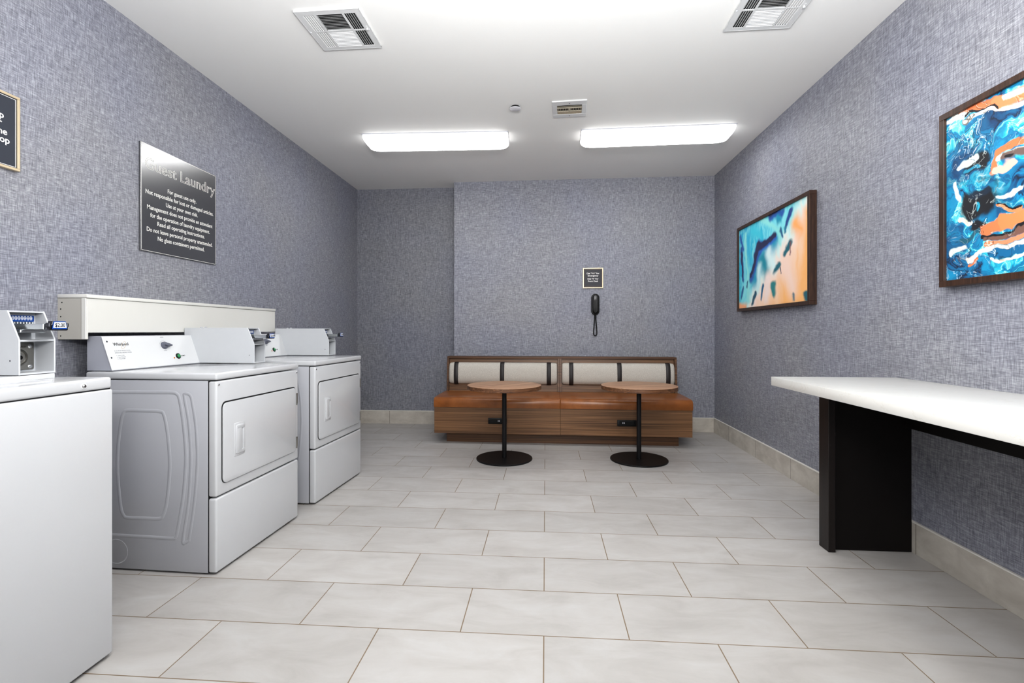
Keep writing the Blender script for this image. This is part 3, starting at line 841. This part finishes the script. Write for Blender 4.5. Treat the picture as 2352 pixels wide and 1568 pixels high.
S1 = [((.33, .27), (.72, .52), .085, .06, CYAN), ((.50, .36), (.56, .26), .075, .06, C(0, 140, 160)), ((.30, .68), (.42, .58), .06, .05, C(60, 196, 216)),
      ((.20, .64), (.26, .40), .04, .04, C(30, 176, 212)), ((.60, .43), (.70, .27), .06, .05, C(214, 236, 236)), ((.42, .30), (.38, .14), .045, .04, C(200, 232, 232)), ((.60, .20), (.56, .06), .05, .04, C(240, 222, 214)), ((.88, .27), (.99, .10), .10, .08, PINK),
      ((1.18, .58), (1.18, .22), .05, .06, ORNG), ((1.02, .56), (1.08, .48), .05, .05, C(246, 176, 104)),
      ((.47, .71), (.77, .58), .026, .018, AQUA), ((.77, .58), (.80, .47), .028, .02, AQUA), ((.147, .68), (.186, .28), .020, .014, AQUA), ((.186, .28), (.20, .06), .03, .03, AQUA),
      ((.43, .49), (.26, .27), .056, .02, BLUE), ((.43, .49), (.70, .54), .050, .02, C(28, 100, 186)), ((.42, .505), (.255, .29), .034, .010, NAVY), ((.40, .49), (.70, .56), .038, .010, NAVY),
      ((.62, .715), (.82, .69), .045, .018, BLUE), ((.60, .725), (.74, .72), .022, .012, C(44, 56, 104)), ((.76, .66), (.80, .65), .030, .02, C(16, 150, 178)),
      ((.95, .665), (.89, .60), .024, .010, C(24, 70, 140)), ((.88, .59), (.88, .57), .02, .012, C(18, 130, 160)), ((.80, .575), (.835, .535), .022, .010, C(20, 96, 136)),
      ((.03, .66), (.125, .53), .020, .010, BLUE), ((.072, .53), (.072, .27), .034, .012, C(24, 80, 150)), ((.070, .50), (.072, .30), .018, .008, NAVY),
      ((.93, .45), (.86, .385), .034, .014, TEAL), ((.94, .46), (.95, .36), .008, .008, C(120, 80, 84)), ((.77, .30), (.70, .25), .030, .016, TEAL), ((.79, .27), (.80, .22), .008, .006, C(60, 66, 88)),
      ((.68, .14), (.68, .09), .038, .016, C(30, 130, 132)), ((.50, .16), (.465, .05), .022, .010, C(12, 96, 132)), ((.345, .115), (.27, .025), .030, .012, C(14, 82, 104)),
      ((.182, .25), (.182, .20), .014, .008, C(24, 92, 130)), ((.10, .19), (.047, .12), .022, .010, C(22, 100, 150)), ((1.0, .05), (1.0, .01), .018, .014, C(96, 120, 132)), ((1.17, .05), (1.17, .01), .030, .012, C(30, 100, 112)),
      ((.02, .02), (.14, .03), .05, .03, C(242, 176, 130))]

def ground_pour(nt, uv, q):
    """marbled pour: swirling blues with white and black lacing"""
    def swirl(v, off):
        nz = noise(nt, mapping(nt, v, loc=off), 11.0, 3.0, .55, .0, 'Color')
        sub = N(nt, 'ShaderNodeVectorMath', operation='MULTIPLY_ADD'); nt.links.new(nz, sub.inputs[0])
        sub.inputs[1].default_value = (.16, .16, 0); nt.links.new(v, sub.inputs[2])
        return sub.outputs[0]
    k = swirl(swirl(q, (0, 0, 0)), (4, 2, 0))
    n1 = noise(nt, mapping(nt, k, (.8, 1.5, 1)), 5.0, 2.0, .5, .4)
    tone = noise(nt, mapping(nt, k, loc=(6, 1, 0)), 4.0, 1.5, .5, .3)
    band = math_n(nt, 'PINGPONG', math_n(nt, 'MULTIPLY', n1, 5.5), 1.0)
    cr = ramp(nt, [(0.0, C(6, 30, 52)), (0.10, C(2, 86, 132)), (0.30, C(0, 122, 166)), (0.52, C(4, 148, 190)), (0.70, C(0, 112, 158)), (0.86, C(30, 186, 210)), (0.96, C(110, 206, 216)), (1.0, C(196, 230, 230))])
    nt.links.new(band, cr.inputs['Fac'])
    tr = ramp(nt, [(0.34, C(120, 140, 170)), (0.5, C(235, 240, 245)), (0.66, C(255, 255, 255))])
    nt.links.new(tone, tr.inputs['Fac'])
    return mixc(nt, .85, cr.outputs['Color'], tr.outputs['Color'], 'MULTIPLY')
def lace_pour(nt, uv, q, c):
    """fine black and cream lacing laid over the strokes, thickest low on the canvas's near part"""
    n = noise(nt, mapping(nt, q, loc=(11, 3, 0)), 8.0, 3, .55, 2.0)
    r1 = ramp(nt, [(0.485, C(0, 0, 0)), (0.50, C(255, 255, 255)), (0.515, C(0, 0, 0))]); nt.links.new(n, r1.inputs['Fac'])
    r2 = ramp(nt, [(0.530, C(0, 0, 0)), (0.545, C(255, 255, 255)), (0.557, C(0, 0, 0))]); nt.links.new(n, r2.inputs['Fac'])
    msk = noise(nt, mapping(nt, q, loc=(1, 8, 0)), 4.0, 2, .5, .5)
    mk = ramp(nt, [(0.43, C(0, 0, 0)), (0.58, C(255, 255, 255))]); nt.links.new(msk, mk.inputs['Fac'])
    c = mixc(nt, math_n(nt, 'MULTIPLY', r1.outputs['Color'], math_n(nt, 'MULTIPLY', mk.outputs['Color'], .9)), c, C(8, 14, 24))
    return mixc(nt, math_n(nt, 'MULTIPLY', r2.outputs['Color'], math_n(nt, 'MULTIPLY', mk.outputs['Color'], .8)), c, C(232, 240, 236))
OR2, CRM, INK, DUSK = C(216, 124, 78), C(230, 222, 208), C(12, 14, 20), C(120, 86, 74)
S2 = [((.105, .665), (.24, .668), .016, .006, CRM), ((.24, .668), (.50, .64), .016, .006, CRM), ((.10, .715), (.25, .698), .026, .008, OR2), ((.25, .698), (.55, .690), .028, .008, C(230, 140, 92)),
      ((.30, .71), (.40, .70), .014, .006, C(196, 220, 210)), ((.11, .690), (.26, .676), .004, .003, INK), ((.03, .70), (.09, .69), .02, .008, C(244, 240, 232)),
      ((.13, .477), (.175, .47), .034, .018, INK), ((.075, .49), (.14, .50), .018, .008, C(214, 234, 234)), ((.10, .46), (.16, .45), .010, .006, C(30, 140, 170)),
      ((.11, .30), (.20, .30), .040, .020, INK), ((.13, .33), (.22, .34), .018, .010, C(10, 34, 54)), ((.150, .22), (.18, .20), .026, .012, INK), ((.15, .29), (.155, .285), .010, .004, C(40, 170, 200)),
      ((.245, .40), (.262, .475), .016, .006, OR2), ((.262, .475), (.42, .53), .016, .006, OR2), ((.25, .40), (.31, .418), .015, .006, C(222, 186, 170)), ((.27, .45), (.40, .48), .013, .005, CRM), ((.30, .45), (.38, .46), .018, .008, C(110, 90, 84)), ((.31, .445), (.315, .445), .006, .003, INK),
      ((.19, .185), (.27, .212), .024, .006, OR2), ((.27, .212), (.50, .195), .026, .006, C(224, 136, 84)), ((.19, .158), (.36, .176), .007, .003, INK), ((.205, .15), (.37, .165), .011, .004, DUSK), ((.37, .165), (.55, .175), .011, .004, DUSK), ((.21, .125), (.37, .142), .012, .004, C(214, 142, 104)), ((.37, .142), (.55, .15), .012, .004, C(214, 142, 104)),
      ((.20, .163), (.36, .182), .0035, .002, INK), ((.10, .075), (.22, .105), .013, .005, CRM), ((.22, .105), (.50, .125), .013, .005, CRM), ((.22, .085), (.50, .105), .012, .004, C(8, 104, 150)), ((.22, .066), (.50, .086), .008, .004, CRM), ((.10, .055), (.16, .075), .006, .003, OR2),
      ((.255, .27), (.34, .235), .009, .003, C(224, 140, 92)), ((.255, .277), (.34, .243), .003, .002, INK), ((.25, .312), (.34, .308), .009, .004, C(220, 240, 240)),
      ((.045, .41), (.055, .34), .016, .007, C(214, 232, 232)), ((.065, .255), (.12, .245), .012, .005, C(238, 226, 206)), ((.03, .10), (.09, .137), .016, .007, C(214, 226, 220)), ((.08, .17), (.16, .19), .012, .006, C(18, 90, 110))]
S2 = [(a, b, r * (.72 if c in (CRM,) or c[0] > .6 and c[2] > .5 else 1.2 if c is INK else .95), so * .6, c) for a, b, r, so, c in S2]
M_COAST = art_mat('coastal_abstract', 1, ground_coast, S1, (.12, 4.0, .04, 13.0), 0.3, None, .35)
M_POUR = art_mat('poured_abstract', 1, ground_pour, S2, (.13, 5.5, .045, 15.0), 0.9, lace_pour)

def framed_print(name, label, yfar, ynear, z0, z1, art, depth=.050, ex=(0, 0)):
    w, h = yfar - ynear, z1 - z0
    t = thing(name, label, 'painting', (XR, yfar, z0), 0)
    fw = .027
    b = MB()
    for y0, y1, a, c in ((-w, 0, 0, fw), (-w, 0, h - fw, h), (-fw, 0, fw, h - fw), (-w, -w + fw, fw, h - fw)):
        b.box(-depth, -.001, y0, y1, a, c, .0012, 1)
    obj('frame', b, M_FRAMEWOOD, t)
    me = bpy.data.meshes.new('artwork')
    x = -depth + .012
    a0, a1, b0, b1 = -fw + .002, -w + fw - .002, fw - .002, h - fw + .002
    me.from_pydata([(x, a0, b0), (x, a1, b0), (x, a1, b1), (x, a0, b1)], [], [(0, 1, 2, 3)])
    u = me.uv_layers.new(name='UVMap')
    for i, (p, q) in enumerate(((0, 0), (a0 - a1, 0), (a0 - a1, b1 - b0), (0, b1 - b0))):
        u.data[i].uv = (p, q)
    me.materials.append(art)
    o = bpy.data.objects.new('artwork', me); COL.objects.link(o); o.parent = t
    obj('backing_board', MB().box(-.012, -.002, -w + .01, -.01, .01, h - .01), M_CREAM_DULL, t)
    return t
framed_print('framed_painting', 'framed abstract of turquoise shallows and peach sand, hung nearer the bench', 4.700, 3.445, 1.277, 2.050, M_COAST)
framed_print('framed_painting', 'framed poured-paint abstract of swirling blue, white and orange, hung over the folding counter', 2.355, 1.100, 1.296, 2.070, M_POUR)

# ------------------------------------------------------------------ wall signs
t = thing('laundry_rules_sign', 'glossy black square sign lettered Guest Laundry with rules for use', 'sign', (XL, 2.8455, 1.847))
obj('panel', MB().box(.001, .012, -.3085, .3085, -.3015, .3015, .0008, 1), M_SIGNBLACK, t)
ln = MB()
for a, b_, c, d in ((-.305, .305, -.2985, -.2962), (-.305, .305, .2962, .2985), (-.305, -.3027, -.2985, .2985), (.3027, .305, -.2985, .2985)):
    ln.box(.0118, .0124, a, b_, c, d)
obj('border_line', ln, M_SILVERTEXT, t)
def SF(y, z, d=.0123):
    return frame_m((d, y, z), (0, 1, 0), (0, 0, 1))
tx = MB().text('Guest Laundry', SF(.007, 2.012 - 1.847), .091, 'CENTER', .577, 0, outline=.0012)
obj('title_lettering', tx, M_SILVERTEXT, t)
tx = MB()
for body, zb, w in (('For guest use only.', 1.9125, .236), ('Not responsible for lost or damaged articles.', 1.8705, .557), ('Use at your own risk.', 1.8285, .264),
                    ('Management does not provide an attendant', 1.7865, .538), ('for the operation of laundry equipment.', 1.744, .490), ('Read all operating instructions.', 1.7035, .391),
                    ('Do not leave personal property unattended.', 1.661, .541), ('No glass containers permitted.', 1.619, .385)):
    tx.text(body, SF(.003, zb - 1.847), .0345, 'CENTER', w, .00035, extrude=.0004)
obj('rules_lettering', tx, M_SILVERTEXT, t)

t = thing('notice_sign', 'slate grey notice in a champagne frame high on the wall above the washer', 'sign', (XL, 1.753, 1.9285))
q = MB()
for y0, y1, z0, z1 in ((-.156, .156, -.156, -.146), (-.156, .156, .146, .156), (-.156, -.146, -.146, .146), (.146, .156, -.146, .146)):
    q.box(.001, .022, y0, y1, z0, z1, .001, 1)
obj('frame', q, M_BRASS, t)
obj('panel', MB().box(.001, .016, -.147, .147, -.147, .147), M_SIGNSLATE, t)
q = MB()
for y0, y1, z0, z1 in ((-.141, .141, -.1425, -.1405), (-.141, .141, .1405, .1425), (-.1425, -.1405, -.1425, .1425), (.1405, .1425, -.1425, .1425)):
    q.box(.0158, .0166, y0, y1, z0, z1)
obj('border_line', q, M_WHITETEXT, t)
tx = MB()
for body, ye, zb in (('p', 1.8505, 1.974), ('r', 1.8425, 1.943), ('he', 1.863, 1.909), ('hop', 1.8725, 1.876)):
    tx.text(body, frame_m((.0163, ye - 1.753, zb - 1.9285), (0, 1, 0), (0, 0, 1)), .037, 'RIGHT', None, .0006, extrude=.0004)
obj('lettering', tx, M_WHITETEXT, t)

YW = lambda x: BY0 + (BY1 - BY0) * (x - BX) / (XR - BX)
t = thing('emergency_call_sign', 'small square dark sign with emergency dialling text in a champagne frame above the phone', 'sign', (.522, YW(.522) - .0005, 1.681), math.atan2(BY1 - BY0, XR - BX))
q = MB()
for x0, x1, z0, z1 in ((-.1115, .1115, -.1125, -.1015), (-.1115, .1115, .1015, .1125), (-.1115, -.1005, -.1015, .1015), (.1005, .1115, -.1015, .1015)):
    q.box(x0, x1, -.016, -.001, z0, z1, .001, 1)
obj('frame', q, M_BRASS, t)
obj('panel', MB().box(-.101, .101, -.010, -.001, -.102, .102), M_SIGNNAVY, t)
q = MB()
for x0, x1, z0, z1 in ((-.096, .096, -.096, -.0925), (-.096, .096, .0925, .096), (-.096, -.0925, -.096, .096), (.0925, .096, -.096, .096)):
    q.box(x0, x1, -.0115, -.0095, z0, z1)
obj('border_line', q, M_BRONZE, t)
tx = MB()
for body, z, w in (('Dial "911" For', 1.7245, .138), ('Emergency', 1.699, .116), ('Dial "0" For', 1.665, .120), ('Front Desk', 1.639, .113)):
    tx.text(body, frame_m((0, -.0103, z - 1.681), (1, 0, 0), (0, 0, 1)), .0225, 'CENTER', w, .0005, extrude=.0004)
obj('lettering', tx, M_WHITETEXT, t)

# ------------------------------------------------------------------ wall phone
t = thing('wall_phone', 'slim black wall phone with a looped cord hanging below it', 'phone', (.547, YW(.547) - .0005, 1.389), math.atan2(BY1 - BY0, XR - BX))
def stadium(w, h, n=14):
    return rr_poly(-w / 2, w / 2, -h / 2, h / 2, w / 2 - .0005, n)
obj('cradle', MB().prism(stadium(.088, .234), 'y', -.030, -.001, .006, 3), M_BLACKPLASTIC, t)
hs = MB()
rings = []
for dy, k in ((-.026, 1.0), (-.046, 1.0), (-.054, .93), (-.058, .80), (-.059, .5)):
    rings.append([(u * k, dy + .010 * (v / .1) ** 2 * (1 if dy < -.03 else 0), v * (1 - (1 - k) * .35)) for u, v in stadium(.062, .206)])
hs.loft(rings)
obj('handset', hs, M_BLACKPLASTIC, t)
obj('handset_highlight', MB().rrect('y', -.019, .019, .040, .098, .0185, -.0525, -.046, .002), plain('highlight_grey', rgb(84, 84, 86), .3, var=.05), t)  # grey inset paints the glossy highlight on the upper handset
lp = []
zt, zb = -.118, -.346
for i in range(9):
    u = i / 8
    lp.append((-.0045 - .0125 * math.sin(u * math.pi / 2) ** 1.6, -.012, zt + (zb + .020 - zt) * u))
for i in range(1, 8):
    a = math.pi + math.pi * i / 8
    lp.append((.017 * math.cos(a), -.012, zb + .020 + .017 * math.sin(a)))
lp += [(-x, y, z) for x, y, z in lp[8::-1]]
obj('cord', MB().tube(lp, .0062, 10), M_BLACKPLASTIC, t)
obj('strain_relief', MB().lathe([(0, -.150), (.010, -.148), (.011, -.125), (.012, -.112), (0, -.110)], 16, Matrix.Translation((0, -.012, 0))), M_BLACKPLASTIC, t)

# ------------------------------------------------------------------ ceiling fittings
def make_vent(label, loc, mirror):
    t = thing('ceiling_vent', label, 'air vent', loc, R(-.8), 'square air diffusers on the ceiling')
    S = .176                                    # half side
    cols = ((-S + .034, -S + .094), (-S + .106, S - .104), (S - .092, S - .030))
    rows = ((-S + .034, -.006), (.006, S - .030))
    f = MB()
    zt, zb = -.0095, -.012
    us = [-S] + [v for c in cols for v in c] + [S]
    for i in range(0, 8, 2):
        f.box(us[i], us[i + 1], -S, S, zb, zt)
    vs = [-S] + [v for r_ in rows for v in r_] + [S]
    for i in range(0, 6, 2):
        f.box(-S + .001, S - .001, vs[i], vs[i + 1], zb + .0001, zt - .0001)
    for a in ((-S, S, -S, -S + .003), (-S, S, S - .003, S), (-S, -S + .003, -S, S), (S - .003, S, -S, S)):
        f.box(a[0], a[1], a[2], a[3], zb - .0005, -.0002)
    obj('frame', f, M_VENT, t)
    obj('duct_shade_backing', MB().box(-S + .01, S - .01, -S + .01, S - .01, -.0015, -.0004), M_VENTDARK, t)  # black plate paints the dark of the duct opening
    lv = MB()
    hh = .0105
    th = .0007
    def blade_y(xc, y0, y1, lean):              # runs along y; going up it leans by `lean` in x
        m = [(xc - th, zb), (xc + th, zb), (xc + th + lean, zb + hh), (xc - th + lean, zb + hh)]
        lv.prism(m, 'y', y0, y1)
    def blade_x(yc, x0, x1, lean):
        lv.prism([(yc - th, zb), (yc + th, zb), (yc + th + lean, zb + hh), (yc - th + lean, zb + hh)], 'x', x0, x1)
    for r_ in rows:
        for i in range(6):
            u = i / 5
            blade_y(cols[0][0] + (cols[0][1] - cols[0][0]) * u, r_[0], r_[1], .0115)
            blade_y(cols[2][0] + (cols[2][1] - cols[2][0]) * u, r_[0], r_[1], -.0115)
    for k, r_ in enumerate(rows):
        for i in range(12):
            v = r_[0] + (r_[1] - r_[0]) * i / 11
            blade_x(v, cols[1][0], cols[1][1], .0125 if k == 0 else -.0125)
    obj('louvres', lv, M_VENT, t)
    obj('lever', MB().box(S - .018, S - .012, -.03, .01, zb - .001, zb + .001).lathe([(0, 0), (.006, .001), (.006, .010), (0, .012)], 12, Matrix.Translation((S - .015, -.012, zb - .012))), M_VENT, t)
    for sx in (-1, 1):
        obj('screw', MB().lathe([(0, -.002), (.004, -.0015), (.005, 0)], 12, Matrix.Translation((sx * (S - .008), 0, zb))), M_TAGWHITE, t)
    return t
v = make_vent('square white air diffuser on the ceiling, whole in view above the dryers', (-1.141, 2.643, CH), False)
copy_tree(v, (1.163, 2.632, CH), None, 'square white air diffuser on the ceiling above the folding counter side')

t = thing('return_grille', 'small rectangular dusty ceiling grille between the two ceiling lights', 'air vent', (.180, 3.717, CH), R(-3.0))
f = MB()
for a in ((-.128, .128, -.133, -.070), (-.128, .128, .080, .133), (-.128, -.092, -.070, .080), (.092, .128, -.070, .080)):
    f.box(a[0], a[1], a[2], a[3], -.010, -.0002, .002, 1)
obj('frame', f, M_VENT, t)
obj('duct_shade_backing', MB().box(-.095, .095, -.075, .085, -.0015, -.0004), M_VENTDARK, t)  # black sheet in place of the shaded opening behind the louvres
lv = MB()
for i in range(1, 4):
    lv.box(-.092, .092, -.068 + i * .0125, -.0668 + i * .0125, -.009, -.0078)
lv.box(-.092, .092, -.024, -.019, -.010, -.003)
lv.box(-.092, .092, .030, .036, -.010, -.003)
for i in range(16):
    lv.box(-.092 + i * .01227 - .002, -.092 + i * .01227 + .002, -.022, .032, -.0095, -.003)
lv.box(-.005, .005, -.022, .032, -.0098, -.003)
obj('louvres', lv, plain('cream_louvre', rgb(188, 180, 162), .5, var=.05), t)
ds = MB()
for i in range(5):
    ds.box(-.091, .091, .038 + i * .0085, .0445 + i * .0085, -.008, -.004)
obj('damper_blades', ds, M_VENTDIRT, t)
for y in (-.100, .105):
    obj('screw', MB().lathe([(0, -.003), (.003, -.0025), (.004, 0)], 12, Matrix.Translation((0, y, -.010))), M_DARK_STEEL, t)

t = thing('sprinkler_cover', 'small round white cover disc on the ceiling beside the grille', 'sprinkler cover', (-.226, 3.662, CH))
obj('cover_plate', MB().lathe([(0, -.017), (.041, -.017), (.0425, -.016), (.0425, -.015), (0, -.0145)], 40), plain('cover_white', rgb(226, 226, 230), .45, var=.01), t)
obj('shadow_cup', MB().lathe([(0, -.0145), (.030, -.0145), (.032, -.0005), (0, -.0005)], 28), M_VENTDARK, t)  # dark cup paints the gap shadow above the cover disc

def make_light(label, loc, rz):
    t = thing('ceiling_light', label, 'ceiling light', loc, rz, 'wraparound fluorescent lights on the ceiling')
    def ring(l, w, r, z):
        return [(x, y, z) for x, y in rr_poly(-l / 2, l / 2, -w / 2, w / 2, r, 6)]
    d = MB().loft([ring(1.248, .262, .020, -.006), ring(1.248, .266, .022, -.020), ring(1.240, .256, .034, -.040), ring(1.215, .226, .050, -.060), ring(1.170, .180, .060, -.073), ring(1.110, .130, .050, -.078)])
    obj('diffuser', d, M_DIFF, t, sharp=60)
    obj('housing', MB().box(-.626, .626, -.134, .134, -.0065, -.0003, .001, 1), M_DIFFRIM, t)
    return t
L1 = make_light('long white wraparound ceiling light nearer the laundry machines', (-.945, 4.215, CH), R(1.8))
copy_tree(L1, (.927, 4.235, CH), R(-1.4), 'long white wraparound ceiling light nearer the paintings')

# ------------------------------------------------------------------ lamps: unseen fill lights added to brighten the room
def area(name, loc, sx, sy, power, col=(1, 1, 1)):
    l = bpy.data.lights.new(name, 'AREA'); l.shape = 'RECTANGLE'; l.size = sx; l.size_y = sy; l.energy = power; l.color = col
    o = bpy.data.objects.new(name, l); COL.objects.link(o); o.location = loc
    return o
def bulb(name, loc, power, r=.10, col=(1.0, 1.0, 1.0)):
    l = bpy.data.lights.new(name, 'POINT'); l.energy = power; l.shadow_soft_size = r; l.color = col
    o = bpy.data.objects.new(name, l); COL.objects.link(o); o.location = loc
    return o
for x in (-.7, -.2, .4, .95):
    bulb('unseen_fill_bulb', (x, 1.40, CH - .56), 17, .12)  # unseen bulbs added out of frame to even out the light
# unseen fill light added behind the camera, aimed up and forward at the ceiling
fl = area('unseen_fill_area', (0.1, -.45, 1.7), .6, .6, 88, (1.0, 1.0, 1.0))
fl.rotation_euler = (R(180 - 42), 0, 0)

w = bpy.data.worlds.new('World'); SC.world = w
w.use_nodes = True
w.node_tree.nodes['Background'].inputs[0].default_value = (.5, .5, .52, 1)
w.node_tree.nodes['Background'].inputs[1].default_value = .3

# ------------------------------------------------------------------ camera
F_PX = 1123.0
cam = bpy.data.cameras.new('camera')
cam.sensor_fit = 'HORIZONTAL'; cam.sensor_width = 36.0
cam.lens = F_PX / 2352 * 36.0
cam.shift_x = (1176 - 1168) / 2352
cam.shift_y = -(784 - 759) / 2352
cam.clip_start = 0.02
co = bpy.data.objects.new('camera', cam); COL.objects.link(co)
co.location = (0, 0, 1.1008)
co.rotation_euler = (R(90), 0, 0.0756)
SC.camera = co

SC.view_settings.view_transform = 'Standard'
SC.view_settings.look = 'None'
SC.view_settings.exposure = 0.46
SC.view_settings.gamma = 0.86
SC.cycles.max_bounces = 6
SC.cycles.glossy_bounces = 3
SC.cycles.adaptive_threshold = 0.025
SC.cycles.caustics_reflective = False
SC.cycles.caustics_refractive = False
